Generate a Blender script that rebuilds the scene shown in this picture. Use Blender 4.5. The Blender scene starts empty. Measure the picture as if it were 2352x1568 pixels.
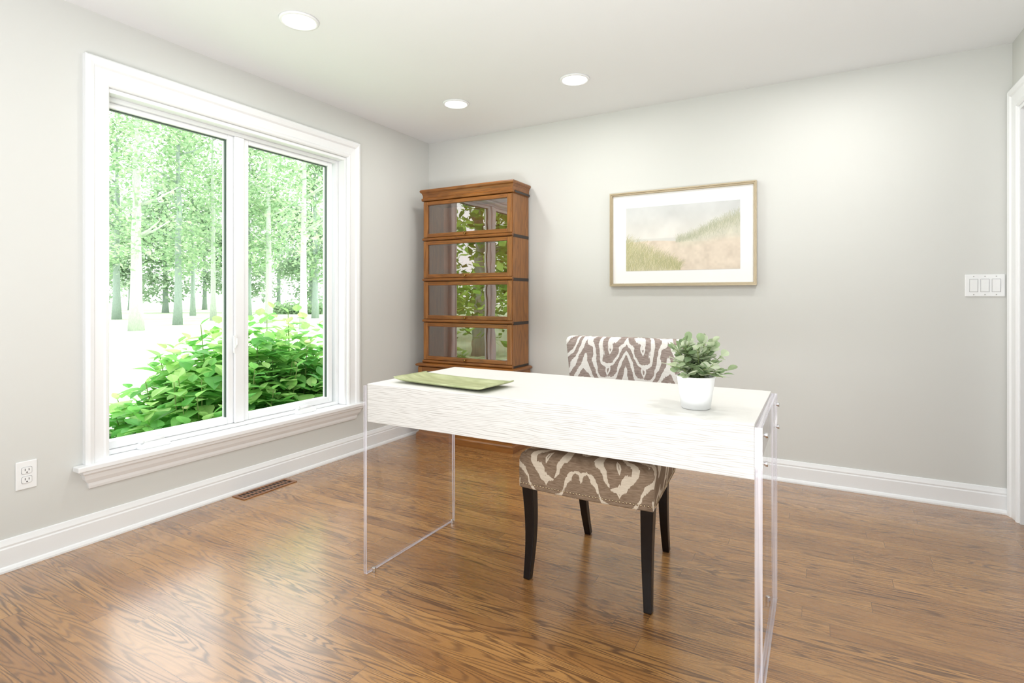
import bpy, bmesh, math, random
import numpy as np
from mathutils import Vector, Matrix
random.seed(7); rng = np.random.default_rng(5)
S = bpy.context.scene; COL = S.collection
R = math.radians

# ------------------------------------------------------------------ helpers
def l1(c):
    c /= 255.0
    return c/12.92 if c <= 0.04045 else ((c+0.055)/1.055)**2.4
def lin(r, g, b): return (l1(r), l1(g), l1(b), 1.0)

class NT:
    def __init__(s, name):
        s.m = bpy.data.materials.new(name); s.m.use_nodes = True
        s.t = s.m.node_tree; s.t.nodes.clear()
        s.out = s.t.nodes.new('ShaderNodeOutputMaterial')
    def put(s, sock, v):
        if isinstance(v, bpy.types.NodeSocket): s.t.links.new(v, sock)
        else: sock.default_value = v
    def add(s, typ, ins=None, **kw):
        n = s.t.nodes.new(typ)
        for k, v in kw.items(): setattr(n, k, v)
        for k, v in (ins or {}).items(): s.put(n.inputs[k], v)
        return n
    def math(s, op, a, b=0.0, c=None):
        n = s.t.nodes.new('ShaderNodeMath'); n.operation = op
        s.put(n.inputs[0], a); s.put(n.inputs[1], b)
        if c is not None: s.put(n.inputs[2], c)
        return n.outputs[0]
    def mix(s, f, a, b, mode='MIX'):
        n = s.t.nodes.new('ShaderNodeMixRGB'); n.blend_type = mode
        s.put(n.inputs[0], f); s.put(n.inputs[1], a); s.put(n.inputs[2], b)
        return n.outputs[0]
    def comb(s, x, y, z):
        n = s.t.nodes.new('ShaderNodeCombineXYZ')
        s.put(n.inputs[0], x); s.put(n.inputs[1], y); s.put(n.inputs[2], z)
        return n.outputs[0]
    def noise(s, vec, scale, detail=3.0, rough=0.5, dist=0.0):
        n = s.add('ShaderNodeTexNoise', {'Vector': vec, 'Scale': scale, 'Detail': detail, 'Roughness': rough, 'Distortion': dist})
        return n.outputs[0]
    def ramp(s, f, stops):
        n = s.t.nodes.new('ShaderNodeValToRGB'); s.put(n.inputs[0], f)
        e = n.color_ramp.elements
        while len(e) < len(stops): e.new(0.5)
        for i, (p, c) in enumerate(stops):
            e[i].position = p; e[i].color = c if len(c) == 4 else (*c, 1)
        return n.outputs[0]
    def coords(s, kind='Object'):
        tc = s.t.nodes.new('ShaderNodeTexCoord')
        sp = s.t.nodes.new('ShaderNodeSeparateXYZ'); s.t.links.new(tc.outputs[kind], sp.inputs[0])
        return tc.outputs[kind], sp.outputs[0], sp.outputs[1], sp.outputs[2]
    def bump(s, h, strength=0.1, dist=0.002):
        return s.add('ShaderNodeBump', {'Height': h, 'Strength': strength, 'Distance': dist}).outputs[0]
    def pbr(s, color, rough=0.5, metal=0.0, spec=0.5, normal=None, emis=None, estr=0.0, coat=0.0, crough=0.18):
        n = s.t.nodes.new('ShaderNodeBsdfPrincipled')
        s.put(n.inputs['Base Color'], color); s.put(n.inputs['Roughness'], rough)
        s.put(n.inputs['Metallic'], metal); s.put(n.inputs['Specular IOR Level'], spec)
        if coat: n.inputs['Coat Weight'].default_value = coat; n.inputs['Coat Roughness'].default_value = crough
        if normal is not None: s.put(n.inputs['Normal'], normal)
        if emis is not None:
            s.put(n.inputs['Emission Color'], emis); s.put(n.inputs['Emission Strength'], estr)
        return n.outputs[0]
    def done(s, shader):
        s.t.links.new(shader, s.out.inputs[0]); return s.m

def plain(name, c, rough=0.5, metal=0.0, spec=0.5, var=0.04, scale=8.0):
    n = NT(name); co, x, y, z = n.coords()
    f = n.noise(co, scale, 4)
    a = tuple(v*(1-var) for v in c[:3]) + (1,); b = tuple(min(1, v*(1+var)) for v in c[:3]) + (1,)
    return n.done(n.pbr(n.mix(f, a, b), rough, metal, spec))

def wloc(o):
    p = Vector((0, 0, 0))
    while o: p += o.location; o = o.parent
    return p

class MB:
    def __init__(s): s.v = []; s.f = []; s.mi = []; s.c = []
    def face(s, pts, mi=0, col=None):
        b = len(s.v); s.v += [tuple(p) for p in pts]; s.f.append(tuple(range(b, b+len(pts)))); s.mi.append(mi); s.c.append(col)
    def loft(s, rings, caps=True, closed=True, mi=0, col=None):
        b = len(s.v); n = len(rings[0])
        for r in rings: s.v += [tuple(p) for p in r]
        for i in range(len(rings)-1):
            for j in range(n if closed else n-1):
                k = (j+1) % n
                s.f.append((b+i*n+j, b+i*n+k, b+(i+1)*n+k, b+(i+1)*n+j)); s.mi.append(mi); s.c.append(col)
        if caps:
            s.f.append(tuple(b+j for j in range(n))[::-1]); s.mi.append(mi); s.c.append(col)
            s.f.append(tuple(b+(len(rings)-1)*n+j for j in range(n))); s.mi.append(mi); s.c.append(col)
        return s
    def box(s, x0, x1, y0, y1, z0, z1, mi=0):
        return s.loft([rect(x0, x1, y0, y1, z0), rect(x0, x1, y0, y1, z1)], mi=mi)
    def tube(s, pts, radii, n=12, mi=0, col=None, square=False):
        pts = [Vector(p) for p in pts]; rings = []
        for i, p in enumerate(pts):
            d = (pts[min(i+1, len(pts)-1)]-pts[max(i-1, 0)]).normalized()
            up = Vector((0, 0, 1)) if abs(d.z) < 0.9 else Vector((0, 1, 0))
            a = d.cross(up).normalized(); c = a.cross(d).normalized()
            r = radii[i]
            if square: rings.append([p+a*r*sx+c*r*sy for sx, sy in ((-1, -1), (1, -1), (1, 1), (-1, 1))])
            else: rings.append([p+a*r*math.cos(2*math.pi*k/n)+c*r*math.sin(2*math.pi*k/n) for k in range(n)])
        return s.loft(rings, mi=mi, col=col)
    def lathe(s, c, prof, n=32, axis='z', mi=0, caps=True):
        rings = []
        for r, h in prof:
            ring = []
            for k in range(n):
                a = 2*math.pi*k/n; u, w = r*math.cos(a), r*math.sin(a)
                if axis == 'z': ring.append((c[0]+u, c[1]+w, c[2]+h))
                elif axis == 'x': ring.append((c[0]+h, c[1]+u, c[2]+w))
                else: ring.append((c[0]+u, c[1]+h, c[2]+w))
            rings.append(ring)
        return s.loft(rings, caps=caps, mi=mi)
    def build(s, name, mats, parent=None, loc=None, smooth=False, bevel=0.0, seg=2, recalc=True, local=False):
        me = bpy.data.meshes.new(name)
        if not isinstance(mats, (list, tuple)): mats = [mats]
        if local: off = Vector((0, 0, 0))
        elif parent is not None: off = wloc(parent)
        else: off = Vector(loc) if loc else Vector((0, 0, 0))
        me.from_pydata([(v[0]-off.x, v[1]-off.y, v[2]-off.z) for v in s.v], [], s.f)
        for m in mats: me.materials.append(m)
        me.polygons.foreach_set('material_index', s.mi)
        if any(c is not None for c in s.c):
            at = me.color_attributes.new('Col', 'FLOAT_COLOR', 'CORNER')
            data = []
            for f, c in zip(s.f, s.c): data += list((c or (1, 1, 1, 1)))*len(f)
            at.data.foreach_set('color', data)
        if recalc:
            bm = bmesh.new(); bm.from_mesh(me); bmesh.ops.recalc_face_normals(bm, faces=bm.faces); bm.to_mesh(me); bm.free()
        if smooth:
            me.polygons.foreach_set('use_smooth', [True]*len(me.polygons))
        me.update()
        o = bpy.data.objects.new(name, me); COL.objects.link(o)
        if parent is not None: o.parent = parent
        elif loc: o.location = loc
        if bevel:
            b = o.modifiers.new('bevel', 'BEVEL'); b.width = bevel; b.segments = seg; b.limit_method = 'ANGLE'; b.angle_limit = R(35)
            b.harden_normals = False
        return o

def rect(x0, x1, y0, y1, z): return [(x0, y0, z), (x1, y0, z), (x1, y1, z), (x0, y1, z)]
def tag(o, label, cat, group=None, kind=None):
    o['label'] = label; o['category'] = cat
    if group: o['group'] = group
    if kind: o['kind'] = kind
    return o
def thing(name, loc, label=None, cat=None, group=None, rz=0.0):
    o = bpy.data.objects.new(name, None); COL.objects.link(o); o.location = loc; o.rotation_euler = (0, 0, rz)
    o.empty_display_size = 0.1
    if label: tag(o, label, cat, group)
    return o
def struct(o, label=None, cat=None):
    o['kind'] = 'structure'
    if label: o['label'] = label; o['category'] = cat
    return o

# ------------------------------------------------------------------ camera model
F = 1252.0; H0 = 682.0; TH = R(29.35)
CAM = Vector((2.915, -3.729, 1.125))
fw = Vector((-math.sin(TH), math.cos(TH), 0)); rt = Vector((math.cos(TH), math.sin(TH), 0))
def at(px, d, z=0.0):
    p = CAM + fw*d + rt*((px-1176)/F*d); return Vector((p.x, p.y, z))
cd = bpy.data.cameras.new('camera'); cam = bpy.data.objects.new('camera', cd); COL.objects.link(cam)
cd.sensor_fit = 'HORIZONTAL'; cd.sensor_width = 36; cd.lens = 36*F/2352; cd.shift_y = (H0-784)/2352
cd.clip_end = 300; cd.clip_start = 0.05
cam.location = CAM; cam.rotation_euler = (R(90), 0, TH); S.camera = cam
S.view_settings.view_transform = 'Standard'; S.view_settings.look = 'None'; S.view_settings.exposure = 0.0

CEIL = 2.44; XR = 3.79; YF = -5.2

# ------------------------------------------------------------------ materials
WALL = plain('wall_paint', lin(216, 217, 214), 0.9, 0, 0.2, 0.012, 3)
CEILM = plain('ceiling_paint', lin(240, 242, 244), 0.95, 0, 0.1, 0.01, 3)
TRIM = plain('white_trim_paint', lin(243, 245, 247), 0.35, 0, 0.4, 0.01, 5)
WPLAST = plain('white_plastic', lin(243, 245, 246), 0.3, 0, 0.5, 0.01, 5)
DARK = plain('dark_slot', lin(36, 30, 26), 0.6)
CHROME = plain('polished_steel', lin(215, 215, 218), 0.12, 1.0)
BRASS = plain('aged_brass', lin(150, 115, 60), 0.35, 1.0)
PEWTER = plain('antique_nail', lin(180, 164, 138), 0.4, 1.0)
ESPRESSO = plain('espresso_wood', lin(20, 14, 13), 0.3, 0, 0.3, 0.15, 30)
POTM = plain('white_ceramic', lin(236, 237, 238), 0.3, 0, 0.5, 0.01)
SOIL = plain('moss', lin(70, 75, 45), 0.95, 0, 0.1, 0.3, 60)
GOLD = plain('champagne_frame', lin(186, 172, 146), 0.35, 0.6, 0.5, 0.08, 40)
MATB = plain('mat_board', lin(246, 246, 246), 0.9, 0, 0.1, 0.005)
BLACKB = plain('black_band', lin(42, 30, 24), 0.4, 0, 0.5, 0.1)
GASK = plain('window_gasket', lin(70, 88, 78), 0.5)
LENS = NT('lamp_lens'); co, *_ = LENS.coords(); LENS = LENS.done(LENS.pbr((1, 1, 1, 1), 0.5, emis=(1, 0.98, 0.95, 1), estr=5.0))

def floor_mat():
    n = NT('oak_plank_floor'); co, x, y, z = n.coords()
    w = 0.078; L = 1.25
    yr = n.math('DIVIDE', y, w); row = n.math('FLOOR', yr)
    rr = n.add('ShaderNodeTexWhiteNoise', {'W': row}, noise_dimensions='1D').outputs[0]
    xs = n.math('ADD', n.math('DIVIDE', x, L), n.math('MULTIPLY', rr, 9.7)); colm = n.math('FLOOR', xs)
    rnd = n.add('ShaderNodeTexWhiteNoise', {'Vector': n.comb(row, colm, 3.1)}, noise_dimensions='3D').outputs[0]
    fy = n.math('FRACT', yr); fx = n.math('FRACT', xs)
    dy = n.math('MULTIPLY', n.math('MINIMUM', fy, n.math('SUBTRACT', 1.0, fy)), w)
    dx = n.math('MULTIPLY', n.math('MINIMUM', fx, n.math('SUBTRACT', 1.0, fx)), L)
    seam = n.math('LESS_THAN', n.math('MINIMUM', dy, dx), 0.0010)
    gx = n.math('ADD', n.math('MULTIPLY', x, 1.35), n.math('MULTIPLY', rnd, 53.0))
    gy = n.math('ADD', n.math('MULTIPLY', y, 17.0), n.math('MULTIPLY', rnd, 91.0))
    base = n.noise(n.comb(gx, gy, rnd), 1.0, 2, 0.4, 0.22)
    lines = n.math('SINE', n.math('MULTIPLY', base, 96.0))
    lines = n.math('POWER', n.math('ADD', n.math('MULTIPLY', lines, 0.5), 0.5), 2.6)
    sel = n.ramp(n.noise(n.comb(n.math('MULTIPLY', gx, 0.5), n.math('MULTIPLY', gy, 0.4), 7.0), 1.0, 1), [(0.35, (0.35, 0.35, 0.35)), (0.6, (1, 1, 1))])
    lines = n.math('MULTIPLY', lines, sel)
    pore = n.noise(n.comb(n.math('MULTIPLY', x, 7.0), n.math('MULTIPLY', y, 300.0), rnd), 1.0, 3, 0.6)
    pore = n.ramp(pore, [(0.45, (0, 0, 0)), (0.7, (1, 1, 1))])
    big = n.noise(co, 0.9, 2)
    tone = n.ramp(rnd, [(0.0, lin(150, 103, 56)), (0.3, lin(170, 122, 69)), (0.7, lin(182, 134, 78)), (1.0, lin(158, 111, 62))])
    tone = n.mix(n.math('MULTIPLY', big, 0.3), tone, lin(178, 129, 75))
    grained = n.mix(n.math('MULTIPLY', lines, 0.82), tone, lin(74, 43, 21))
    grained = n.mix(n.math('MULTIPLY', pore, 0.30), grained, lin(102, 64, 34))
    c = n.mix(n.math('MULTIPLY', seam, 0.6), grained, lin(54, 32, 18))
    bm_ = n.bump(n.math('SUBTRACT', n.math('MULTIPLY', lines, -0.25), seam), 0.10, 0.0015)
    ro = n.math('ADD', 0.26, n.math('MULTIPLY', lines, 0.08))
    return n.done(n.pbr(c, ro, 0, 0.5, bm_, coat=1.0, crough=0.22))
FLOOR = floor_mat()

def wood_mat(name, c0, c1, c2, axis='x', rough=0.3, k=40.0):
    n = NT(name); co, x, y, z = n.coords()
    a, b, c = {'x': (x, y, z), 'y': (y, x, z), 'z': (z, x, y)}[axis]
    v = n.comb(n.math('MULTIPLY', a, 2.0), n.math('MULTIPLY', b, 16.0), n.math('MULTIPLY', c, 16.0))
    f = n.noise(v, 1.0, 3, 0.5, 0.4)
    li = n.math('POWER', n.math('ADD', n.math('MULTIPLY', n.math('SINE', n.math('MULTIPLY', f, k)), 0.5), 0.5), 2.0)
    po = n.noise(n.comb(n.math('MULTIPLY', a, 10.0), n.math('MULTIPLY', b, 260.0), n.math('MULTIPLY', c, 260.0)), 1.0, 2)
    col = n.mix(f, c0, c1); col = n.mix(n.math('MULTIPLY', li, 0.45), col, c2)
    col = n.mix(n.math('MULTIPLY', n.ramp(po, [(0.5, (0, 0, 0)), (0.75, (1, 1, 1))]), 0.4), col, c2)
    return n.done(n.pbr(col, rough, 0, 0.5))
OAKX = wood_mat('antique_oak_rail', lin(128, 77, 30), lin(154, 98, 43), lin(82, 45, 15), 'x')
OAKZ = wood_mat('antique_oak_side', lin(138, 87, 39), lin(166, 111, 55), lin(95, 56, 23), 'z')
OAKI = wood_mat('oak_interior', lin(176, 106, 62), lin(188, 118, 72), lin(140, 80, 44), 'z', 0.5, 20)
VENTW = wood_mat('vent_wood', lin(142, 94, 58), lin(162, 110, 70), lin(110, 68, 38), 'y')

def desk_mat():
    n = NT('white_limed_oak'); co, x, y, z = n.coords()
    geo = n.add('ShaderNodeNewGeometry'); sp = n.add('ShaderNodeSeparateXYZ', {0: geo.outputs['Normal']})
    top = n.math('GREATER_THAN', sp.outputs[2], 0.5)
    cc = n.math('ADD', n.math('MULTIPLY', z, 1.0), n.math('MULTIPLY', y, 1.0))
    wob = n.noise(n.comb(n.math('MULTIPLY', x, 4.0), n.math('MULTIPLY', cc, 22.0), 0.0), 1.0, 3)
    cc2 = n.math('ADD', cc, n.math('MULTIPLY', wob, 0.022))
    rib = n.math('POWER', n.math('ADD', n.math('MULTIPLY', n.math('SINE', n.math('MULTIPLY', cc2, 2*math.pi/0.0060)), 0.5), 0.5), 3.0)
    brk = n.ramp(n.noise(n.comb(n.math('MULTIPLY', x, 9.0), n.math('MULTIPLY', cc2, 150.0), 3.0), 1.0, 2), [(0.36, (0.15, 0.15, 0.15)), (0.6, (1, 1, 1))])
    fine = n.ramp(n.noise(n.comb(n.math('MULTIPLY', x, 14.0), n.math('MULTIPLY', cc2, 520.0), 1.0), 1.0, 2), [(0.45, (0, 0, 0)), (0.7, (1, 1, 1))])
    g = n.math('MINIMUM', n.math('ADD', n.math('MULTIPLY', rib, brk), n.math('MULTIPLY', fine, 0.3)), 1.0)
    amt = n.math('MULTIPLY', g, n.math('SUBTRACT', 0.60, n.math('MULTIPLY', top, 0.49)))  # grain faded on the top face to imitate overexposure
    col = n.mix(amt, n.mix(top, lin(220, 219, 216), lin(227, 226, 223)), lin(148, 142, 136))  # top face painted lighter than the front, as if lit from above
    return n.done(n.pbr(col, 0.45, 0, 0.35, n.bump(g, 0.12, 0.001)))
DESKM = desk_mat()

def clear(name, tint, fac_base, fac_fres, rough=0.0, gloss=(1, 1, 1, 1), wav=0.0):
    n = NT(name)
    lw = n.add('ShaderNodeLayerWeight', {'Blend': 0.25})
    t = n.add('ShaderNodeBsdfTransparent', {'Color': tint})
    g = n.add('ShaderNodeBsdfGlossy', {'Color': gloss, 'Roughness': rough})
    if wav:
        co, x, y, z = n.coords(); n.put(g.inputs['Normal'], n.bump(n.noise(co, 6.0, 1), wav, 0.02))
    f = n.math('ADD', fac_base, n.math('MULTIPLY', lw.outputs['Fresnel'], fac_fres))
    mx = n.add('ShaderNodeMixShader', {0: f, 1: t.outputs[0], 2: g.outputs[0]})
    return n.done(mx.outputs[0])
BGLASS = clear('old_bookcase_glass', (0.90, 0.86, 0.81, 1), 0.12, 0.5, 0.0, (1, 1, 1, 1), 0.03)
ACRYL = clear('clear_acrylic', (0.99, 0.99, 0.995, 1), 0.0, 0.12)
def acryl_edge():
    n = NT('acrylic_edge'); co, x, y, z = n.coords()
    t = n.add('ShaderNodeBsdfTransparent', {'Color': (0.93, 0.92, 0.96, 1)})
    f = n.noise(n.comb(n.math('MULTIPLY', x, 130.0), n.math('MULTIPLY', y, 2.0), n.math('MULTIPLY', z, 1.6)), 1.0, 2)
    p = n.pbr(n.mix(f, lin(212, 208, 228), lin(250, 249, 253)), 0.06, 0, 0.8)
    fac = n.ramp(f, [(0.35, (0.2, 0.2, 0.2)), (0.65, (0.68, 0.68, 0.68))])
    mx = n.add('ShaderNodeMixShader', {0: fac, 1: t.outputs[0], 2: p}); return n.done(mx.outputs[0])
ACREDGE = acryl_edge()

def ikat(name, t0, t1, c0, c1, period, thr, slope, mirror, warpk=0.18):
    n = NT(name); co, x, y, z = n.coords()
    v = n.math('SUBTRACT', z, y)
    n1 = n.noise(n.comb(n.math('ABSOLUTE', x), v, 0.0), 10.0, 2)
    feather = n.noise(n.comb(n.math('MULTIPLY', x, 260.0), n.math('MULTIPLY', v, 30.0), 0.0), 1.0, 2)
    u = n.math('PINGPONG', n.math('ADD', n.math('ABSOLUTE', x), n.math('MULTIPLY', y, 0.55)), mirror)
    warp = n.math('ADD', n.math('MULTIPLY', n.math('SUBTRACT', n1, 0.5), warpk), n.math('MULTIPLY', n.math('SUBTRACT', feather, 0.5), 0.02))
    cur = n.math('MULTIPLY', n.math('SINE', n.math('MULTIPLY', u, 42.0)), 0.022)
    ph = n.math('ADD', n.math('SUBTRACT', v, n.math('MULTIPLY', u, slope)), n.math('ADD', warp, cur))
    s = n.math('SINE', n.math('MULTIPLY', ph, 2*math.pi/period))
    wv = n.math('MULTIPLY', n.math('SUBTRACT', n.noise(n.comb(n.math('MULTIPLY', u, 1.0), v, 4.0), 14.0, 1), 0.5), 2.2)
    m = n.math('GREATER_THAN', n.math('ADD', s, wv), thr)
    ax = n.math('SUBTRACT', 0.010, n.math('ABSOLUTE', n.math('SUBTRACT', u, n.math('MULTIPLY', n.math('SINE', n.math('MULTIPLY', v, 75.0)), 0.008))))
    ch = n.noise(n.comb(n.math('MULTIPLY', x, 40.0), n.math('MULTIPLY', v, 380.0), n.math('MULTIPLY', y, 40.0)), 1.0, 2)
    ch2 = n.ramp(ch, [(0.3, (0, 0, 0)), (0.7, (1, 1, 1))])
    taupe = n.mix(ch2, t0, t1); cream = n.mix(ch2, c0, c1)
    m2 = n.math('MAXIMUM', m, n.math('GREATER_THAN', ax, 0.0065))
    return n.done(n.pbr(n.mix(m2, taupe, cream), 0.9, 0, 0.15, n.bump(ch, 0.15, 0.001)))
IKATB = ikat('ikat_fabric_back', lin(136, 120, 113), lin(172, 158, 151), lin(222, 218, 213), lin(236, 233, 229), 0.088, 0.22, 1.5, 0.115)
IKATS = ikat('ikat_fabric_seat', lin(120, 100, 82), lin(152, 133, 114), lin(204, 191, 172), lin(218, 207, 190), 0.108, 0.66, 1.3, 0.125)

def leafmat(name, trans=0.45, rough=0.5):
    n = NT(name); a = n.add('ShaderNodeAttribute', attribute_name='Col'); co, x, y, z = n.coords()
    c = n.mix(n.noise(co, 30.0, 2), a.outputs['Color'], n.mix(1.0, a.outputs['Color'], (0.85, 0.88, 0.82, 1), 'MULTIPLY'))
    p = n.pbr(c, rough, 0, 0.35); t = n.add('ShaderNodeBsdfTranslucent', {'Color': c})
    return n.done(n.add('ShaderNodeMixShader', {0: trans, 1: p, 2: t.outputs[0]}).outputs[0])
LEAF = leafmat('shrub_leaf', 0.55, 0.45); TLEAF = leafmat('tree_leaf', 0.5, 0.8); PLEAF = leafmat('pot_plant_leaf', 0.38, 0.5)
BARK = wood_mat('hazed_bark', lin(172, 178, 170), lin(190, 196, 186), lin(150, 157, 147), 'z', 0.9)  # bark colour paled to stand in for outdoor haze
DBARK = wood_mat('hazed_dark_bark', lin(136, 150, 142), lin(156, 168, 160), lin(118, 132, 124), 'z', 0.9)  # darker trunks, paled for the same haze
STEM = plain('green_stem', lin(120, 138, 80), 0.7)
LAWN = plain('lawn_grass', lin(188, 206, 172), 0.95, 0, 0.1, 0.10, 2.0)  # glare put into the colour: grass paled so the lawn burns out
GAPM = plain('gap_grey', lin(160, 160, 163)); SCRM = plain('screw_grey', lin(190, 190, 190), 0.3, 0.6); RIMM = plain('rim_grey', lin(175, 175, 178))

# ------------------------------------------------------------------ the room
struct(MB().box(-0.16, 5.4, YF-0.12, 0.2, -0.12, 0).build('floor', FLOOR), 'brown oak strip floor', 'floor')
struct(MB().box(-0.16, 5.4, YF-0.12, 0.2, CEIL, CEIL+0.12).build('ceiling', CEILM), 'white flat ceiling', 'ceiling')
OY0, OY1, OZ0, OZ1 = -2.46, -0.935, 0.34, 2.11
m = MB()
m.box(-0.16, 0, YF, OY0, -0.4, CEIL); m.box(-0.16, 0, OY1, 0.15, -0.4, CEIL)
m.box(-0.16, 0, OY0, OY1, -0.4, OZ0); m.box(-0.16, 0, OY0, OY1, OZ1, CEIL)
struct(m.build('wall_left', WALL), 'pale grey wall around the window', 'wall')
struct(MB().box(0, 5.4, 0, 0.15, 0, CEIL).build('wall_back', WALL), 'pale grey wall behind the desk', 'wall')
struct(MB().box(-0.16, 5.4, YF-0.12, YF, 0, CEIL).build('wall_front', WALL), 'pale grey wall behind the camera', 'wall')
DY0, DY1, DZ = -0.96, -0.125, 2.075
m = MB()
m.box(XR, XR+0.13, DY1, 0, 0, CEIL); m.box(XR, XR+0.13, YF, DY0, 0, CEIL); m.box(XR, XR+0.13, DY0, DY1, DZ, CEIL)
struct(m.build('wall_right', WALL), 'pale grey wall holding the doorway', 'wall')
struct(MB().box(5.27, 5.4, YF, 0, 0, CEIL).build('wall_hall', WALL), 'pale hallway wall beyond the doorway', 'wall')
bp = [(0, 0), (0.026, 0), (0.026, 0.008), (0.021, 0.018), (0.015, 0.022), (0.015, 0.092), (0.012, 0.098), (0.013, 0.106), (0.009, 0.118), (0.006, 0.128), (0, 0.13)]
struct(MB().loft([[(d, yy, h) for d, h in bp] for yy in (YF, 0)]).build('baseboard_left', TRIM), 'white moulded baseboard under the window wall', 'baseboard')
struct(MB().loft([[(xx, -d, h) for d, h in bp] for xx in (0.0, XR-0.001)]).build('baseboard_back', TRIM), 'white moulded baseboard along the back wall', 'baseboard')
struct(MB().loft([[(XR-d, yy, h) for d, h in bp] for yy in (YF, DY0-0.11)]).build('baseboard_right', TRIM), 'white baseboard beside the doorway', 'baseboard')

cprof = [(0, 0), (0, 0.010), (0.008, 0.016), (0.022, 0.013), (0.070, 0.017), (0.078, 0.024), (0.098, 0.028), (0.106, 0.025), (0.106, 0)]
d1 = thing('door_1', (XR, (DY0+DY1)/2, 0)); struct(d1, 'white cased doorway at the right end of the room', 'door')
rings = []
for k in range(4):
    r = []
    for d, t in cprof:
        yz = [(DY0-d, 0), (DY0-d, DZ+d), (DY1+d, DZ+d), (DY1+d, 0)][k]
        r.append((XR-t, yz[0], yz[1]))
    rings.append(r)
MB().loft(rings).build('casing', TRIM, d1)
m = MB(); m.box(XR-0.004, XR+0.134, DY1-0.018, DY1, 0, DZ); m.box(XR-0.004, XR+0.134, DY0, DY0+0.018, 0, DZ); m.box(XR-0.004, XR+0.134, DY0+0.018, DY1-0.018, DZ-0.018, DZ)
m.box(XR+0.05, XR+0.085, DY1-0.03, DY1-0.018, 0, DZ-0.018)
m.build('jamb', TRIM, d1)

# ------------------------------------------------------------------ window
w1 = thing('window_1', (0, -1.68, 0.36)); struct(w1, 'white framed twin casement window looking onto the garden', 'window')
WY0, WY1, WZ = -2.425, -0.940, 2.112
wp = [(0, 0), (0, 0.012), (0.006, 0.018), (0.018, 0.020), (0.026, 0.014), (0.066, 0.018), (0.074, 0.028), (0.092, 0.034), (0.104, 0.032), (0.110, 0.026), (0.110, 0)]
rings = []
for k in range(4):
    r = []
    for d, t in wp:
        yz = [(WY0-d*0.92, 0.365), (WY0-d*0.92, WZ+d*1.1), (WY1+d, WZ+d*1.1), (WY1+d, 0.365)][k]
        r.append((t, yz[0], yz[1]))
    rings.append(r)
MB().loft(rings).build('casing', TRIM, w1)
so_ = [(-0.155, OY0+0.001), (0.0005, OY0+0.001), (0.0005, -2.565), (0.055, -2.565), (0.055, -0.795), (0.0005, -0.795), (0.0005, OY1-0.001), (-0.155, OY1-0.001)]
MB().loft([[(a, b, 0.3405) for a, b in so_], [(a, b, 0.365) for a, b in so_]]).build('sill', TRIM, w1, bevel=0.005, seg=3)
ap = [(0.34, 0.048, 0.0), (0.328, 0.046, 0.003), (0.318, 0.036, 0.012), (0.296, 0.028, 0.018), (0.276, 0.016, 0.034), (0.262, 0.014, 0.036), (0.25, 0.010, 0.04)]
MB().loft([rect(0.0, t, -2.545+i, -0.815-i, z) for z, t, i in ap][::-1]).build('apron', TRIM, w1)
m = MB(); m.box(-0.155, -0.001, OY0, OY0+0.02, 0.366, OZ1); m.box(-0.155, -0.001, OY1-0.02, OY1, 0.366, OZ1); m.box(-0.155, -0.001, OY0+0.02, OY1-0.02, OZ1-0.02, OZ1)
m.box(-0.155, -0.060, OY1-0.045, OY1-0.02, 0.366, OZ1-0.02); m.box(-0.155, -0.060, OY0+0.02, OY0+0.03, 0.366, OZ1-0.02)
m.box(-0.155, -0.060, OY0+0.03, OY1-0.045, OZ1-0.042, OZ1-0.02); m.box(-0.155, -0.055, OY0+0.03, OY1-0.045, 0.366, 0.386)
m.build('jamb', TRIM, w1, bevel=0.002)
panes = [(-2.389, -1.779), (-1.645, -1.035)]; GZ0, GZ1 = 0.427, 2.040
MB().box(-0.15, -0.062, -1.742, -1.682, 0.387, OZ1-0.042).build('mullion', TRIM, w1, bevel=0.004)
for a, b in panes:
    m = MB(); s = 0.036
    m.box(-0.13, -0.076, a-s, a, GZ0-0.04, GZ1+s-0.008); m.box(-0.13, -0.076, b, b+s, GZ0-0.04, GZ1+s-0.008)
    m.box(-0.13, -0.076, a, b, GZ0-0.04, GZ0); m.box(-0.13, -0.076, a, b, GZ1, GZ1+s-0.008)
    sa = m.build('sash', TRIM, w1, bevel=0.004)
    m = MB(); g = 0.007
    m.box(-0.104, -0.090, a, a+g, GZ0, GZ1); m.box(-0.104, -0.090, b-g, b, GZ0, GZ1); m.box(-0.104, -0.090, a+g, b-g, GZ1-g, GZ1)
    m.build('gasket', GASK, sa)
for yc in (-2.19, -1.25):
    m = MB()
    m.loft([rect(-0.07+i, -0.012-i, yc-0.085+i*2, yc+0.060-i*2, z) for z, i in ((0.365, 0), (0.387, 0.002), (0.397, 0.012))])
    c = m.build('crank_handle', WPLAST, w1, bevel=0.003)
    MB().tube([(-0.035, yc+0.03, 0.398), (-0.030, yc-0.01, 0.407), (-0.03, yc-0.07, 0.402)], [0.010, 0.009, 0.008], 10).lathe((-0.03, yc-0.075, 0.394), [(0.004, 0), (0.013, 0.004), (0.013, 0.022), (0.006, 0.029)], 14).build('lever', WPLAST, c, smooth=True)
m = MB(); m.box(-0.062, -0.050, -1.755, -1.738, 0.80, 0.90); m.tube([(-0.050, -1.747, 0.83), (-0.036, -1.747, 0.85), (-0.034, -1.747, 0.885)], [0.005, 0.006, 0.004], 10)
m.build('latch', WPLAST, w1, bevel=0.002)

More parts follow.
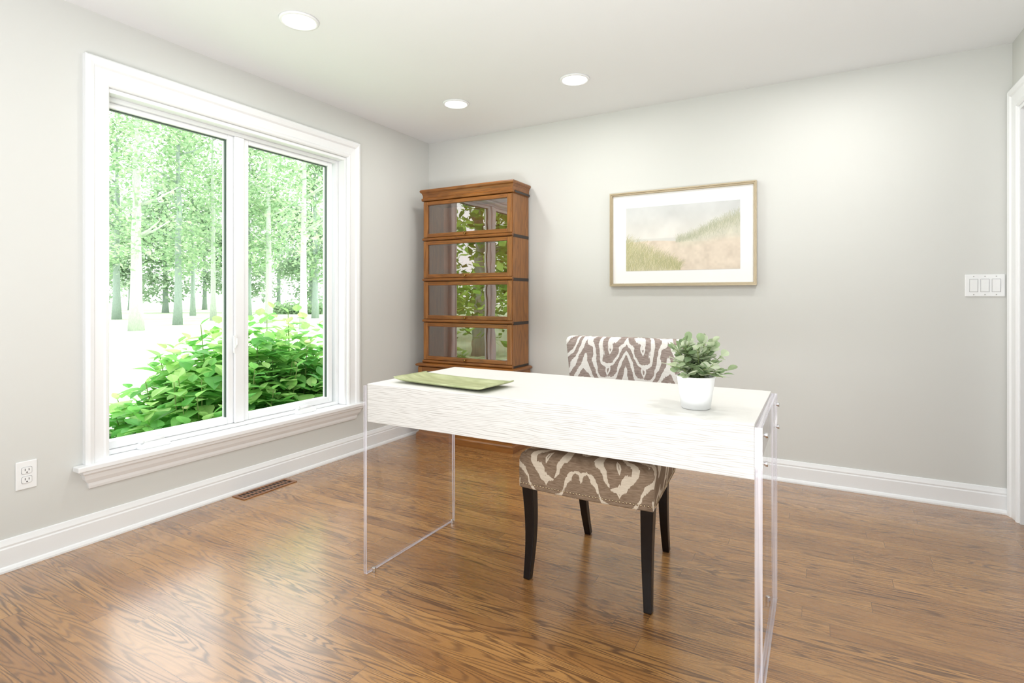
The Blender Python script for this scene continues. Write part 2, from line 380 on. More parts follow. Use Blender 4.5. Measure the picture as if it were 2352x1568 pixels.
# ------------------------------------------------------------------ recessed lights
spots = [(0.761, -1.965, 'round recessed ceiling light nearest the camera, above the window'),
         (1.631, -0.673, 'round recessed ceiling light to the left above the framed beach picture'),
         (0.765, -0.684, 'round recessed ceiling light above the bookcase corner, the farthest')]
for x, y, lab in spots:
    t = thing('recessed_light', (x, y, CEIL), lab, 'ceiling light', 'recessed ceiling lights')
    MB().lathe((x, y, CEIL), [(0.072, 0.0), (0.072, -0.004), (0.078, -0.009), (0.088, -0.008), (0.092, 0.0)], 48).build('trim_ring', TRIM, t, smooth=True)
    MB().lathe((x, y, CEIL), [(0.0715, -0.001), (0.0715, -0.005), (0.04, -0.006), (0.001, -0.006)], 48).build('lens', LENS, t)
for x, y in [(a, b) for a, b, _ in spots]+[(1.63, -1.965), (3.0, -0.68), (3.0, -1.965)]:  # right-hand pair is added fill without fixtures, brightening the right wall
    ld = bpy.data.lights.new('downlight_and_fill', 'AREA'); ld.shape = 'DISK'; ld.size = 0.13; ld.energy = 4.6 if x < 2.9 else 7.0; ld.color = (1, 0.98, 0.94)
    lo = bpy.data.objects.new('downlight_and_fill', ld); COL.objects.link(lo); lo.location = (x, y, CEIL-0.012)

# ------------------------------------------------------------------ bookcase
BX0, BX1, BYF, BYB = 0.165, 0.98, -0.28, -0.03
bk = thing('bookcase', ((BX0+BX1)/2, -0.17, 0), 'tall brown oak stacking bookcase with glass doors in the corner', 'bookcase')
def section(x0, x1, yf, z0, z1):
    m = MB(); t = 0.02
    m.box(x0, x0+t, yf+0.005, BYB, z0, z1, 1); m.box(x1-t, x1, yf+0.005, BYB, z0, z1, 1)
    m.box(x0+t, x1-t, yf+0.02, BYB, z1-0.018, z1); m.box(x0+t, x1-t, yf+0.02, BYB, z0, z0+0.018)
    m.box(x0+t, x1-t, BYB-0.01, BYB, z0+0.018, z1-0.018, 2)
    m.build('section_case', [OAKX, OAKZ, OAKI], bk, bevel=0.002)
    pr = [(0.02, 0), (-0.006, 0.001), (-0.012, 0.008), (-0.012, 0.016), (-0.006, 0.022), (0.02, 0.022)]
    MB().loft([[(xx, yf+a, z0+b) for a, b in pr] for xx in (x0-0.002, x1+0.002)]).build('front_rail', OAKX, bk)
    MB().box(x1-0.0005, x1+0.003, yf+0.012, BYB-0.005, z0-0.006, z0+0.016).build('side_band', BLACKB, bk)
    a, b, c, d = x0+0.004, x1-0.004, z0+0.025, z1-0.004; s = 0.040; r = 0.030
    m = MB(); y0, y1 = yf-0.006, yf+0.016
    m.box(a, a+s, y0, y1, c, d, 1); m.box(b-s, b, y0, y1, c, d, 1); m.box(a+s, b-s, y0, y1, c, c+r); m.box(a+s, b-s, y0, y1, d-r, d)
    dr = m.build('door', [OAKX, OAKZ], bk, bevel=0.004)
    MB().box(a+s, b-s, yf+0.006, yf+0.009, c+r, d-r).build('pane', BGLASS, dr)
    MB().lathe(((x0+x1)/2, y0, c+r*0.45), [(0.004, 0), (0.004, -0.006), (0.009, -0.011), (0.009, -0.016), (0.004, -0.019)], 16, 'y').build('knob', BRASS, dr, smooth=True)
zs = [0.604, 0.927, 1.2506, 1.571, 1.885]
for i in range(4): section(BX0, BX1, BYF, zs[i], zs[i+1])
LX0, LX1, LYF = 0.140, 0.998, -0.318
section(LX0, LX1, LYF, 0.13, 0.578)
MB().loft([rect(LX0-i, LX1+i, LYF-i, BYB, z) for z, i in ((0.578, 0.0), (0.582, 0.012), (0.592, 0.016), (0.598, 0.010), (0.604, -0.004))]).build('ledge', OAKX, bk)
MB().loft([rect(LX0-i, LX1+i, LYF-i, BYB, z) for z, i in ((0.0, 0.012), (0.045, 0.012), (0.055, 0.006), (0.062, -0.004), (0.105, -0.004), (0.112, 0.008), (0.122, 0.010), (0.13, 0.004))]).build('base', OAKX, bk)
MB().loft([rect(BX0-i, BX1+i, BYF-i*1.2, BYB, z) for z, i in ((1.885, 0.002), (1.888, 0.010), (1.905, 0.011), (1.912, 0.003), (1.932, 0.004), (1.948, 0.010), (1.956, 0.018), (1.966, 0.021), (1.974, 0.018), (1.978, 0.010))]).build('cornice', OAKX, bk)
MB().box(BX1+0.008, BX1+0.0135, BYF+0.012, BYB-0.005, 1.888, 1.904).build('side_band', BLACKB, bk)

# ------------------------------------------------------------------ picture
PX0, PX1, PZ0, PZ1, PYF = 1.629, 2.580, 1.200, 1.852, -0.036
pc = thing('framed_picture', ((PX0+PX1)/2, -0.018, PZ0), 'champagne gold framed beach dune picture on the back wall', 'picture')
fp = [(0, -0.002), (0, -0.036), (0.008, -0.036), (0.010, -0.030), (0.016, -0.030), (0.018, -0.026), (0.020, -0.022), (0.020, -0.002)]
rings = []
for k in range(5):
    rings.append([([PX0+d, PX1-d, PX1-d, PX0+d][k % 4], y, [PZ0+d, PZ0+d, PZ1-d, PZ1-d][k % 4]) for d, y in fp])
MB().loft(rings, caps=False).build('frame', GOLD, pc)
MB().box(PX0+0.017, PX1-0.017, -0.014, -0.004, PZ0+0.017, PZ1-0.017).build('mat_board', MATB, pc)
AX0, AX1, AZ0, AZ1 = 1.7425, 2.483, 1.305, 1.7425
W, Hh = 420, 248
def smooth_noise(h, w, cells):
    g = rng.random((cells+2, int(cells*w/h)+3)); yy = np.linspace(0, cells, h); xx = np.linspace(0, cells*w/h, w)
    y0 = yy.astype(int); x0 = xx.astype(int); fy = (yy-y0)[:, None]; fx = (xx-x0)[None, :]
    fy = fy*fy*(3-2*fy); fx = fx*fx*(3-2*fx)
    return (g[y0][:, x0]*(1-fy)*(1-fx)+g[y0+1][:, x0]*fy*(1-fx)+g[y0][:, x0+1]*(1-fy)*fx+g[y0+1][:, x0+1]*fy*fx)
V = np.linspace(0, 1, Hh)[:, None]+np.zeros((1, W)); U = np.linspace(0, 1, W)[None, :]+np.zeros((Hh, 1))   # V up
A = lambda *c: np.array(c, float)
def sm(x): x = np.clip(x, 0, 1); return x*x*(3-2*x)
def over(mask, col):
    global img
    img = img*(1-mask[..., None])+col*mask[..., None]
cl = 0.55*smooth_noise(Hh, W, 3)+0.3*smooth_noise(Hh, W, 7)+0.15*smooth_noise(Hh, W, 16)
img = A(226, 224, 219)+(A(208, 210, 210)-A(226, 224, 219))*sm((V-0.5)/0.5)[..., None]+(cl[..., None]-0.5)*26
sandn = smooth_noise(Hh, W, 9)*0.6+smooth_noise(Hh, W, 28)*0.4
over(sm((0.505-V)/0.01)*sm((V-0.44)/0.01)*0.5, A(204, 204, 200))
sand = A(221, 208, 192)+(sandn[..., None]-0.5)*A(24, 24, 23)
over(sm((0.455+0.02*np.sin(U*7)-V)/0.02), sand)
dtop = 0.46+0.36*sm((U-0.44)/0.62)**0.9
over(sm((dtop-V)/0.06)*sm((U-0.44)/0.08)*0.75, A(206, 203, 184)+(sandn[..., None]-0.5)*A(26, 24, 22))
over(sm((0.44+0.10*U-V+0.03*np.sin(U*9))/0.18)*sm((U-0.3)/0.15), sand)
ltop = 0.50*np.clip(1-U/0.5, 0, 1)**0.7
over(sm((ltop-V)/0.10)*0.75, A(207, 203, 172)+(sandn[..., None]-0.5)*A(34, 32, 28))
def blade(u, v, ln, lean, c, al):
    for t in np.linspace(0, 1, int(ln*Hh)+2):
        X = int((u+lean*t*t)*W); Y = int((v+ln*t)*Hh)
        if 0 <= X < W and 0 <= Y < Hh: img[Y, X] = img[Y, X]*(1-al)+c*al
for i in range(2200):
    u = random.random()**1.3*0.5; v = random.uniform(-0.06, 0.95)*0.50*max(0, 1-u/0.5)**0.7
    c = random.choice([A(168, 168, 126), A(190, 186, 142), A(216, 209, 172), A(150, 154, 116), A(182, 178, 132)])
    blade(u, v, random.uniform(0.05, 0.15), random.uniform(-0.04, 0.06), c, 0.42)
for i in range(1700):
    u = random.uniform(0.46, 1.0); q = min(1, max(0, (u-0.44)/0.62)); top = 0.46+0.36*(q*q*(3-2*q))**0.9
    v = top-0.02-abs(random.gauss(0, 0.10))*(u-0.3)*1.5
    if v < 0.42: continue
    c = random.choice([A(168, 172, 146), A(188, 189, 164), A(156, 162, 138), A(202, 199, 178)])
    blade(u, v, random.uniform(0.03, 0.12), random.uniform(-0.03, 0.04), c, 0.34)
img = np.clip(img, 0, 255)/255.0
lim = np.where(img <= 0.04045, img/12.92, ((img+0.055)/1.055)**2.4)
me = bpy.data.meshes.new('artwork'); off = wloc(pc)
xs = np.linspace(AX0, AX1, W)-off.x; zz = np.linspace(AZ0, AZ1, Hh)-off.z
vv = [(float(x), -0.0155-off.y, float(z)) for z in zz for x in xs]
ff = [(j*W+i, j*W+i+1, (j+1)*W+i+1, (j+1)*W+i) for j in range(Hh-1) for i in range(W-1)]
me.from_pydata(vv, [], ff)
ca = me.color_attributes.new('Col', 'FLOAT_COLOR', 'POINT')
ca.data.foreach_set('color', np.concatenate([lim.reshape(-1, 3), np.ones((W*Hh, 1))], 1).astype(np.float32).ravel())
n = NT('dune_print'); aa = n.add('ShaderNodeAttribute', attribute_name='Col'); me.materials.append(n.done(n.pbr(aa.outputs['Color'], 0.4, 0, 0.2)))
art = bpy.data.objects.new('artwork', me); COL.objects.link(art); art.parent = pc

# ------------------------------------------------------------------ switch, outlet, vent
sx, sz = 3.679, 1.186
sw = thing('light_switch', (sx, 0, sz), 'white triple rocker light switch plate on the back wall near the doorway', 'light switch')
MB().box(sx-0.082, sx+0.082, -0.006, 0, sz-0.0585, sz+0.0585).build('cover_plate', WPLAST, sw, bevel=0.003)
for dx in (-0.046, 0, 0.046):
    MB().loft([[(sx+dx-0.018, -0.0055, sz-0.0345), (sx+dx+0.018, -0.0055, sz-0.0345), (sx+dx+0.018, -0.0055, sz+0.0345), (sx+dx-0.018, -0.0055, sz+0.0345)],
               [(sx+dx-0.018, -0.0064, sz-0.0345), (sx+dx+0.018, -0.0064, sz-0.0345), (sx+dx+0.018, -0.0064, sz+0.0345), (sx+dx-0.018, -0.0064, sz+0.0345)]]).build('rocker_gap', GAPM, sw)  # grey slab standing for the shaded gap around each rocker
    MB().loft([[(sx+dx-0.0165, -0.0062, sz-0.033), (sx+dx+0.0165, -0.0062, sz-0.033), (sx+dx+0.0165, -0.0062, sz+0.033), (sx+dx-0.0165, -0.0062, sz+0.033)],
               [(sx+dx-0.0155, -0.008, sz-0.032), (sx+dx+0.0155, -0.008, sz-0.032), (sx+dx+0.0155, -0.0115, sz+0.032), (sx+dx-0.0155, -0.0115, sz+0.032)]]).build('rocker', WPLAST, sw)
    for dz in (-0.048, 0.048):
        MB().lathe((sx+dx, -0.0055, sz+dz), [(0.003, 0), (0.003, -0.0012), (0.002, -0.0016)], 12, 'y').build('screw', SCRM, sw)
oy, oz = -2.729, 0.376
ou = thing('wall_outlet', (0, oy, oz), 'white double power outlet on the wall left of the window', 'outlet')
MB().box(0, 0.006, oy-0.036, oy+0.036, oz-0.059, oz+0.059).build('cover_plate', WPLAST, ou, bevel=0.003)
for dz in (-0.0195, 0.0195):
    rr = []
    for xx, k in ((0.006, 1.0), (0.0095, 0.97)):
        ring = []
        for i in range(24):
            a = 2*math.pi*i/24; yy = max(-0.0145, min(0.0145, 0.0175*math.cos(a)))*k*1.15; z_ = max(-0.0135, min(0.0135, 0.0175*math.sin(a)))*k
            ring.append((xx, oy+yy, oz+dz+z_))
        rr.append(ring)
    so = MB().loft(rr).build('socket', WPLAST, ou)
    rr2 = [[(0.0061, oy+(p[1]-oy)*1.10, oz+dz+(p[2]-oz-dz)*1.10) for p in rr[0]], [(0.0068, oy+(p[1]-oy)*1.08, oz+dz+(p[2]-oz-dz)*1.08) for p in rr[0]]]
    MB().loft(rr2).build('socket_rim', RIMM, ou)
    for ddy in (-0.0065, 0.0065): MB().box(0.0094, 0.0099, oy+ddy-0.0011, oy+ddy+0.0011, oz+dz-0.001, oz+dz+0.008).build('slot', DARK, so)
    MB().lathe((0.0094, oy, oz+dz-0.0075), [(0.0025, 0), (0.0025, 0.0005)], 12, 'x').build('ground_hole', DARK, so)
MB().lathe((0.006, oy, oz), [(0.003, 0), (0.003, 0.001)], 12, 'x').build('screw', WPLAST, ou)

vx0, vx1, vy0, vy1 = 0.035, 0.145, -1.825, -1.475
ve = thing('floor_vent', ((vx0+vx1)/2, (vy0+vy1)/2, 0), 'brown wooden floor vent beneath the window', 'floor vent')
m = MB(); fwid = 0.018
m.box(vx0, vx1, vy0, vy0+fwid, 0.0003, 0.004); m.box(vx0, vx1, vy1-fwid, vy1, 0.0003, 0.004); m.box(vx0, vx0+fwid, vy0+fwid, vy1-fwid, 0.0003, 0.004); m.box(vx1-fwid, vx1, vy0+fwid, vy1-fwid, 0.0003, 0.004)
m.build('frame', VENTW, ve)
m = MB(); yy = vy0+fwid+0.016
while yy < vy1-fwid-0.006:
    m.box(vx0+fwid, vx1-fwid, yy, yy+0.007, 0.0011, 0.0018); yy += 0.0245
m.box((vx0+vx1)/2-0.006, (vx0+vx1)/2+0.006, vy0+fwid, vy1-fwid, 0.0013, 0.0021)
m.build('grille', VENTW, ve)
MB().box(vx0+fwid, vx1-fwid, vy0+fwid, vy1-fwid, 0.0003, 0.001).build('duct_shade', DARK, ve)  # dark sheet painted in for the shade below the grille

# ------------------------------------------------------------------ desk
TX0, TX1, TY0, TY1, TZ0, TZ1 = 1.320, 2.761, -2.090, -1.480, 0.620, 0.774
dk = thing('desk', ((TX0+TX1)/2, (TY0+TY1)/2, 0), 'white limed wood desk on clear acrylic side panels', 'desk')
MB().box(TX0, TX1, TY0, TY1, TZ0, TZ1).build('desktop', DESKM, dk, bevel=0.002)
for side, xa, xb in ((-1, TX0-0.0185, TX0-0.0005), (1, TX1+0.0005, TX1+0.0205)):
    ya, yb = TY0-0.002, TY1+0.002; z0, z1 = 0.002, 0.766
    m = MB()
    c = [(xa, ya), (xb, ya), (xb, yb), (xa, yb)]
    P = lambda i, z: (c[i][0], c[i][1], z)
    for i in range(4):
        j = (i+1) % 4; m.face([P(i, z0), P(j, z0), P(j, z1), P(i, z1)], 1 if i in (0, 2) else 0)
    m.face([P(0, z1), P(1, z1), P(2, z1), P(3, z1)], 1); m.face([P(3, z0), P(2, z0), P(1, z0), P(0, z0)], 1)
    pn = m.build('side_panel', [ACRYL, ACREDGE], dk)
    xo = xa if side < 0 else xb
    for yy in (TY0+0.045, TY1-0.06):
        for z_ in (0.737, 0.657):
            MB().lathe((xo, yy, z_), [(0.005, 0), (0.005, side*0.004), (0.0075, side*0.004), (0.0075, side*0.009), (0.006, side*0.0105)], 20, 'x').build('bolt', CHROME, pn, smooth=False)
    xi = xb+0.009 if side < 0 else xa-0.009
    for yy in (TY0+0.03, TY1-0.03):
        MB().lathe((xi, yy, 0.0), [(0.008, 0.0005), (0.008, 0.018), (0.006, 0.020)], 16).build('foot_peg', CHROME, pn)

# ------------------------------------------------------------------ chair
CX = 2.143
ch = thing('dining_chair', (CX, -1.56, 0), 'upholstered dining chair in taupe and cream ikat fabric with black legs under the desk', 'chair')
def rq(hf, hr, yf, yr, z):
    pts = []
    n_ = 10
    for i in range(n_+1): t = i/n_; pts.append((CX-hf+2*hf*t, yf-0.012*(1-(2*t-1)**2), z))
    for i in range(1, n_+1): t = i/n_; pts.append((CX+hf+(hr-hf)*t, yf+(yr-yf)*t, z))
    for i in range(1, n_+1): t = i/n_; pts.append((CX+hr-2*hr*t, yr, z))
    for i in range(1, n_): t = i/n_; pts.append((CX-hr+(hf*-1+hr)*t, yr+(yf-yr)*t, z))
    return pts
sr = []
for z_, g in ((0.368, -0.004), (0.374, 0.0), (0.44, 0.001), (0.485, 0.0), (0.503, -0.006), (0.514, -0.018), (0.519, -0.04), (0.523, -0.10), (0.525, -0.18)):
    sr.append(rq(0.268+g, 0.232+g, -1.818-g, -1.325+g*0.3, z_))
seat = MB().loft(sr).build('seat', IKATS, ch, smooth=True)
rings = []
NB = 14
def brow(z):
    t = (z-0.40)/(0.937-0.40); hw = 0.236+0.064*max(0, t)**1.6; yf = -1.365+0.075*t; return hw, yf
for z_, g in ((0.40, 0), (0.5, 0), (0.6, 0), (0.7, 0), (0.8, 0), (0.88, 0), (0.915, 0), (0.928, -0.006), (0.936, -0.018)):
    hw, yf = brow(z_); hw += g*0.8; ring = []
    th = 0.075+2*g
    for i in range(NB+1):
        u = -1+2*i/NB; ring.append((CX+hw*u, yf-g+0.018*(1-u*u), z_))
    for i in range(NB+1):
        u = 1-2*i/NB; e = 0.012 if abs(u) > 0.99 else 0; ring.append((CX+hw*u*0.99, yf-g+th-e+0.018*(1-u*u), z_))
    rings.append(ring)
MB().loft(rings).build('backrest', IKATB, ch, smooth=True)
def cleg(top, bot, r0, r1, bow):
    pts = []; rad = []
    for i in range(9):
        t = i/8; p = Vector(top).lerp(Vector(bot), t); b = math.sin(t*math.pi)
        pts.append((p.x+bow[0]*b, p.y+bow[1]*b, p.z)); rad.append(r0+(r1-r0)*t)
    return MB().tube(pts, rad, square=True).build('leg', ESPRESSO, ch, bevel=0.003)
cleg((CX-0.240, -1.785, 0.37), (CX-0.243, -1.795, 0.0), 0.0235, 0.0145, (0.006, 0.012))
cleg((CX+0.240, -1.785, 0.37), (CX+0.243, -1.795, 0.0), 0.0235, 0.0145, (-0.006, 0.012))
cleg((CX-0.190, -1.365, 0.39), (CX-0.184, -1.285, 0.0), 0.021, 0.0145, (0.0, -0.018))
cleg((CX+0.190, -1.365, 0.39), (CX+0.184, -1.285, 0.0), 0.021, 0.0145, (0.0, -0.018))
nm = MB().lathe((0, 0, 0), [(0.0042, 0.0), (0.0038, -0.0016), (0.0023, -0.0027), (0.0006, -0.003)], 10, 'y')
first = None
def nail(x, y, z, rz):
    global first
    if first is None: first = nm.build('nail_head', PEWTER, ch, smooth=True, local=True); o = first
    else: o = first.copy(); COL.objects.link(o); o.parent = ch
    o.location = Vector((x, y, z))-ch.location; o.rotation_euler = (0, 0, rz)
for i in range(42):
    t = (i+0.5)/42; nail(CX-0.268+0.536*t, -1.8175-0.012*(1-(2*t-1)**2), 0.387, 0)
sl = math.atan2(0.036, 0.493)
for i in range(34):
    t = (i+0.5)/34; nail(CX+0.268-0.036*t, -1.818+0.493*t, 0.387, R(90)+sl)

# ------------------------------------------------------------------ potted plant
pp = Vector((2.576, -1.938, TZ1))
pl = thing('potted_plant', pp, 'small leafy green plant in a white pot on the desk', 'plant')
MB().lathe(pp, [(0.001, 0.0005), (0.042, 0.0005), (0.0445, 0.004), (0.0575, 0.096), (0.0595, 0.099), (0.0595, 0.103), (0.0560, 0.103), (0.0545, 0.092)], 48, caps=False).build('pot', POTM, pl, smooth=True)
MB().lathe(pp, [(0.0545, 0.091), (0.03, 0.095), (0.001, 0.096)], 24).build('soil', SOIL, pl)
def leaf(mb, p, d, up, ln, wd, col, prof, fold=0.25, curl=0.3):
    d = d.normalized(); s = d.cross(up)
    if s.length < 1e-3: s = d.cross(Vector((1, 0, 0)))
    s.normalize(); nn = s.cross(d).normalized()
    L = []; Rr = []; C = []
    for t, w_ in prof:
        c = p+d*(ln*t)-nn*(curl*ln*t*t*0.5); C.append(c)
        L.append(c+s*(wd*w_)+nn*(fold*wd*w_)); Rr.append(c-s*(wd*w_)+nn*(fold*wd*w_))
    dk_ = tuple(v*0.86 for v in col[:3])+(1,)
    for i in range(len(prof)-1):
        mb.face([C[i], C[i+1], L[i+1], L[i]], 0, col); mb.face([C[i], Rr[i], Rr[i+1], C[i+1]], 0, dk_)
OBO = [(0, 0.06), (0.18, 0.42), (0.40, 0.90), (0.66, 1.08), (0.86, 0.90), (1.0, 0.36)]
OVA = [(0, 0.05), (0.12, 0.55), (0.32, 0.98), (0.55, 0.92), (0.8, 0.5), (1.0, 0.02)]
fo = MB(); st = MB(); pcol = [lin(166, 186, 146), lin(188, 204, 168), lin(204, 216, 186), lin(140, 164, 122), lin(214, 222, 198)]
for k in range(40):
    az = k*2.39996; el = R(random.uniform(4, 80)) if k > 8 else R(random.uniform(55, 88))
    d = Vector((math.cos(az)*math.cos(el), math.sin(az)*math.cos(el), math.sin(el)))
    b = pp+Vector((random.uniform(-0.025, 0.025), random.uniform(-0.025, 0.025), 0.092))
    ln = random.uniform(0.085, 0.122)
    pts = [b, b+Vector((d.x*0.4, d.y*0.4, 0.25+d.z*0.3))*ln*0.8, b+Vector((d.x, d.y, d.z*0.9+0.12))*ln]
    st.tube(pts, [0.0016, 0.0014, 0.001], 5)
    for j in range(9):
        t = 0.3+0.7*j/8; q = pts[0].lerp(pts[1], t*2) if t < 0.5 else pts[1].lerp(pts[2], t*2-1)
        a2 = random.uniform(0, 6.28); e2 = Vector((math.cos(a2), math.sin(a2), random.uniform(-0.3, 0.8)))
        ld_ = (d*0.35+e2) if j < 8 else d+e2*0.3
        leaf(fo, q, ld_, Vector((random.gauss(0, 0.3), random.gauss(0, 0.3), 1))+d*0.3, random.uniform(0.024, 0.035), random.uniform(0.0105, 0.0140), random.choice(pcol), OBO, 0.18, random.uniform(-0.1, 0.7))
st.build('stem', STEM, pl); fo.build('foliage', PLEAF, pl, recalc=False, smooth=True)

# ------------------------------------------------------------------ tray
n = NT('green_glaze'); co, x, y, z = n.coords()
TRAYM = n.done(n.pbr(n.mix(n.ramp(n.noise(n.comb(n.math('MULTIPLY', x, 12.0), n.math('MULTIPLY', y, 40.0), z), 1.0, 4), [(0.35, (0, 0, 0)), (0.65, (1, 1, 1))]), lin(156, 164, 118), lin(186, 192, 148)), 0.35, 0, 0.5))
NU, NV = 48, 24; hu, hv = 0.232, 0.096
vts = []; fcs = []
for j in range(NV+1):
    for i in range(NU+1):
        u = -1+2*i/NU; v = -1+2*j/NV
        rise = 0.017*max(abs(u)**7, abs(v)**6*0.75)+0.003*abs(u)**2
        sxx = hu*u*(0.985+0.015*abs(u)); vts.append((sxx, hv*v*(1-0.03*(1-abs(u))), 0.0055+rise))
for j in range(NV):
    for i in range(NU):
        a = j*(NU+1)+i; fcs.append((a, a+1, a+NU+2, a+NU+1))
me = bpy.data.meshes.new('tray'); me.from_pydata(vts, [], fcs); me.materials.append(TRAYM)
me.polygons.foreach_set('use_smooth', [True]*len(me.polygons))
tr = bpy.data.objects.new('tray', me); COL.objects.link(tr); tr.location = (1.634, -1.940, TZ1+0.0005); tr.rotation_euler = (0, 0, R(-5))
so = tr.modifiers.new('thick', 'SOLIDIFY'); so.thickness = 0.005; so.offset = -1
tag(tr, 'shallow rectangular green tray lying on the left end of the desk', 'tray')

# ------------------------------------------------------------------ outdoors
GZ = -0.35
lw = MB(); lw.face([(-0.17, -90, GZ), (-0.17, 90, GZ), (-110, 90, GZ), (-110, -90, GZ)])
struct(lw.build('lawn', LAWN), 'sunlit pale lawn outside the window', 'lawn')
sh = thing('shrub', (-0.85, -1.2, GZ), 'big leafed green shrub right outside the window', 'shrub')
topy = [(-2.6, 0.18), (-2.3, 0.32), (-2.03, 0.47), (-1.8, 0.66), (-1.54, 0.92), (-1.35, 1.03), (-1.07, 1.12), (-0.59, 1.00), (-0.4, 0.92), (0.3, 0.60)]
ty = np.array([a for a, b in topy]); tz = np.array([b for a, b in topy])
fo = MB(); st = MB()
BUD = plain('cream_buds', lin(236, 238, 180), 0.8)
scol = [lin(144, 208, 112), lin(164, 218, 124), lin(182, 226, 138), lin(124, 194, 106), lin(140, 204, 112), lin(192, 230, 146)]
for k in range(540):
    y = random.uniform(-2.5, 0.25); h = float(np.interp(y, ty, tz)); r = math.sqrt(random.random())*0.55
    sg = random.choice([-1, 1]); x = -0.85+sg*r
    zt = GZ+(h-GZ)*(1-0.45*(r/0.55)**2.2)*random.uniform(0.72, 1.0)
    tip = Vector((x, y+random.uniform(-0.05, 0.05), zt)); root = Vector((-0.85+sg*r*0.3, y*0.85-0.15, GZ))
    mid = root.lerp(tip, 0.55)+Vector((sg*0.05, 0, 0.08))
    if k % 4 == 0: st.tube([root, mid, tip], [0.006, 0.005, 0.003], 5)
    for j in range(13):
        t = 1-0.08*j; q = mid.lerp(tip, (t-0.2)/0.8); az = j*math.pi/2+random.uniform(-0.5, 0.5)+k
        d = Vector((math.cos(az), math.sin(az), random.uniform(-0.3, 0.45) if j else 1.0))
        sz_ = random.uniform(0.11, 0.175)*(0.65 if j < 2 else 1)
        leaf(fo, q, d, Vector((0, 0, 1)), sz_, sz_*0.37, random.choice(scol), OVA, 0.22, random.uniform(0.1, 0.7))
    if k % 36 == 0:
        MB().lathe(tip+Vector((0, 0, 0.012)), [(0.004, 0), (0.02, 0.006), (0.024, 0.016), (0.016, 0.026), (0.003, 0.03)], 10).build('flower_bud', BUD, sh, smooth=True)
st.build('stem', STEM, sh); fo.build('foliage', LEAF, sh, recalc=False, smooth=True)

tcol = [lin(150, 178, 142), lin(162, 188, 150), lin(172, 196, 158), lin(138, 168, 132), lin(182, 202, 168)]  # tree greens paled, haze put into the leaf colour
fcol = [lin(162, 184, 158), lin(170, 190, 164), lin(178, 196, 172), lin(154, 178, 150), lin(186, 202, 180)]  # far greens paler still, as distance haze
dcol = [lin(116, 170, 86), lin(148, 198, 96), lin(90, 142, 74), lin(174, 214, 114)]
def tree(px, d, rad, hgt, crown, nl, hazed_bark, label, lean=0.0, pos=None, cols=tcol, low=2.6, group='trees on the lawn', ls=0.34, cone=False, sg=0.6):
    b = pos if pos is not None else at(px, d, GZ); b = Vector((b.x, b.y, GZ))
    t = thing('tree', b, label, 'tree', group)
    pts = []; rr = []
    for i in range(9):
        f = i/8; pts.append(b+Vector((lean*hgt*f+random.uniform(-1, 1)*0.08*f, random.uniform(-1, 1)*0.08*f, hgt*f))); rr.append(rad*(1.25 if i == 0 else 1-0.75*f))
    m = MB(); m.tube(pts, rr, 10)
    for k in range(7):
        s = pts[3+k % 5]; az = random.uniform(0, 6.28); ln = crown*random.uniform(0.5, 0.9)
        e = s+Vector((math.cos(az)*ln, math.sin(az)*ln, ln*0.6)); m.tube([s, s.lerp(e, 0.5)+Vector((0, 0, -0.1)), e], [rad*0.3, rad*0.2, rad*0.06], 6)
    m.build('trunk', hazed_bark, t, smooth=True)
    fo = MB(); cs = []
    for k in range(44 if not cone else 60):
        z = low+(hgt+1.5-low)*random.random()**0.75; az = random.uniform(0, 6.28); q = (z-low)/(hgt+1.5-low)
        r = crown*math.sqrt(random.random())*(0.55+0.45*math.sin(math.pi*min(1, q))) if not cone else crown*(1-0.75*q)*math.sqrt(random.random())
        cs.append(b+Vector((lean*z+math.cos(az)*r, math.sin(az)*r, z)))
    for k in range(nl):
        c = random.choice(cs); p = c+Vector((random.gauss(0, sg), random.gauss(0, sg), random.gauss(0, 0.42)))
        if p.z < GZ+0.1 or p.z < low*0.6: continue
        d1_ = Vector((random.gauss(0, 1), random.gauss(0, 1), random.gauss(0, 0.6))).normalized(); s_ = d1_.cross(Vector((0, 0, 1)) + Vector((random.gauss(0, .4), random.gauss(0, .4), 0))).normalized()
        a = ls*random.uniform(0.5, 1.1)
        fo.face([p-d1_*a*0.6, p+s_*a*0.35, p+d1_*a*0.6, p-s_*a*0.35], 0, random.choice(cols))
    fo.build('foliage', TLEAF, t, recalc=False)
tree(313, 24, 0.26, 11, 2.0, 3000, BARK, 'thick pale sunlit trunk on the left side of the left pane', ls=0.22)
tree(268, 36, 0.24, 12, 2.3, 3600, DBARK, 'dark trunked tree at the far left edge of the left pane', ls=0.3)
tree(408, 29, 0.20, 12, 2.0, 3400, DBARK, 'tall leaning dark trunked tree in the middle of the left pane', 0.02, ls=0.25)
tree(443, 43, 0.19, 13, 2.2, 3800, DBARK, 'slender tree just right of the leaning trunk in the left pane')
tree(490, 34.5, 0.17, 13, 1.9, 3400, BARK, 'slim pale trunk beside the mullion in the left pane', ls=0.27)
tree(572, 40, 0.18, 12, 2.0, 3600, DBARK, 'thin dark trunk at the left edge of the right pane')
tree(617, 31, 0.20, 12, 1.9, 3400, BARK, 'grey trunked tree left of centre in the right pane', ls=0.25)
tree(697, 25, 0.17, 12, 2.0, 3200, BARK, 'pale straight trunk right of centre in the right pane', ls=0.22)
tree(724, 38, 0.22, 12, 2.0, 3600, DBARK, 'dark trunked tree at the right edge of the right pane')
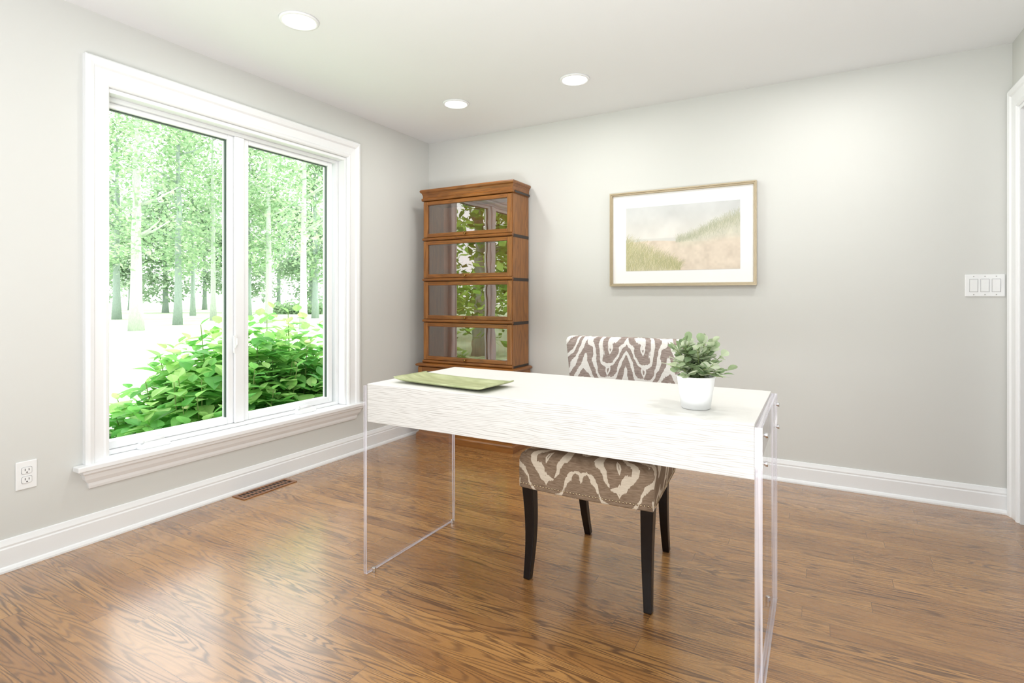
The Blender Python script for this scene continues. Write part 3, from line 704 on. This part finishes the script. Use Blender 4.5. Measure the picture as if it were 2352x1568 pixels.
for px, d, lab in ((215, 52, 'hazy far tree at the window edge farthest left'), (300, 62, 'hazy far tree behind the thick pale trunk'), (380, 51, 'hazy far tree behind the leaning trunk of the left pane'),
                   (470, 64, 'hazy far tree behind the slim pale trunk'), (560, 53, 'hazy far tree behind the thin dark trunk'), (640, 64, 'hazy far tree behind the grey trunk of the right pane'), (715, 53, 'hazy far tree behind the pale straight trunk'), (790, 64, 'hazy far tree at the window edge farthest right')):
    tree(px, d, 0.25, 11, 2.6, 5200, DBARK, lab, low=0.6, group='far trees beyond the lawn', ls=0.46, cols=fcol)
for x, y, lab in ((-4.6, -8.5, 'green tree mirrored in the bookcase glass, nearest the house'), (-9.4, -12.0, 'green tree mirrored in the bookcase glass, middle one'), (-7.6, -17.5, 'green tree mirrored in the bookcase glass, farthest')):
    tree(0, 0, 0.16, 6.5, 1.9, 7000, DBARK, lab, pos=Vector((x, y, 0)), cols=dcol, low=-0.1, group='trees south of the window', ls=0.24, cone=True, sg=0.4)
hp = at(690, 47, GZ); hd = thing('hedge', hp, 'low dark clipped hedge at the far edge of the lawn', 'hedge')
fo = MB()
for k in range(1500):
    p = hp+rt*random.uniform(-2.2, 2.2)+fw*random.uniform(-0.5, 0.5)+Vector((0, 0, abs(random.gauss(0.4, 0.25))))
    d1_ = Vector((random.gauss(0, 1), random.gauss(0, 1), random.gauss(0, 1))).normalized(); s_ = d1_.orthogonal().normalized()
    fo.face([p-d1_*0.15, p+s_*0.1, p+d1_*0.15, p-s_*0.1], 0, random.choice(tcol))
fo.build('foliage', TLEAF, hd, recalc=False)

# ------------------------------------------------------------------ light
w = bpy.data.worlds.new('world'); S.world = w; w.use_nodes = True
bg = w.node_tree.nodes['Background']; bg.inputs[0].default_value = (0.95, 0.98, 1.0, 1); bg.inputs[1].default_value = 3.6
sd = bpy.data.lights.new('sun', 'SUN'); sd.energy = 4.5; sd.angle = R(2); sd.color = (1, 0.98, 0.96)
so_ = bpy.data.objects.new('sun', sd); COL.objects.link(so_)
so_.rotation_euler = (-Vector((0.30, 0.62, 0.9))).to_track_quat('-Z', 'Y').to_euler()
def area(name, loc, tgt, sx_, sy_, e, c=(1, 1, 1)):
    l = bpy.data.lights.new(name, 'AREA'); l.shape = 'RECTANGLE'; l.size = sx_; l.size_y = sy_; l.energy = e; l.color = c
    o = bpy.data.objects.new(name, l); COL.objects.link(o); o.location = loc
    o.rotation_euler = (Vector(tgt)-Vector(loc)).to_track_quat('-Z', 'Y').to_euler(); return o
area('bounce_fill', (2.6, -4.25, 0.3), (2.5, -3.7, 2.44), 2.0, 1.0, 92, (0.965, 0.985, 1.0))  # unseen uplight added behind the camera to brighten ceiling and walls
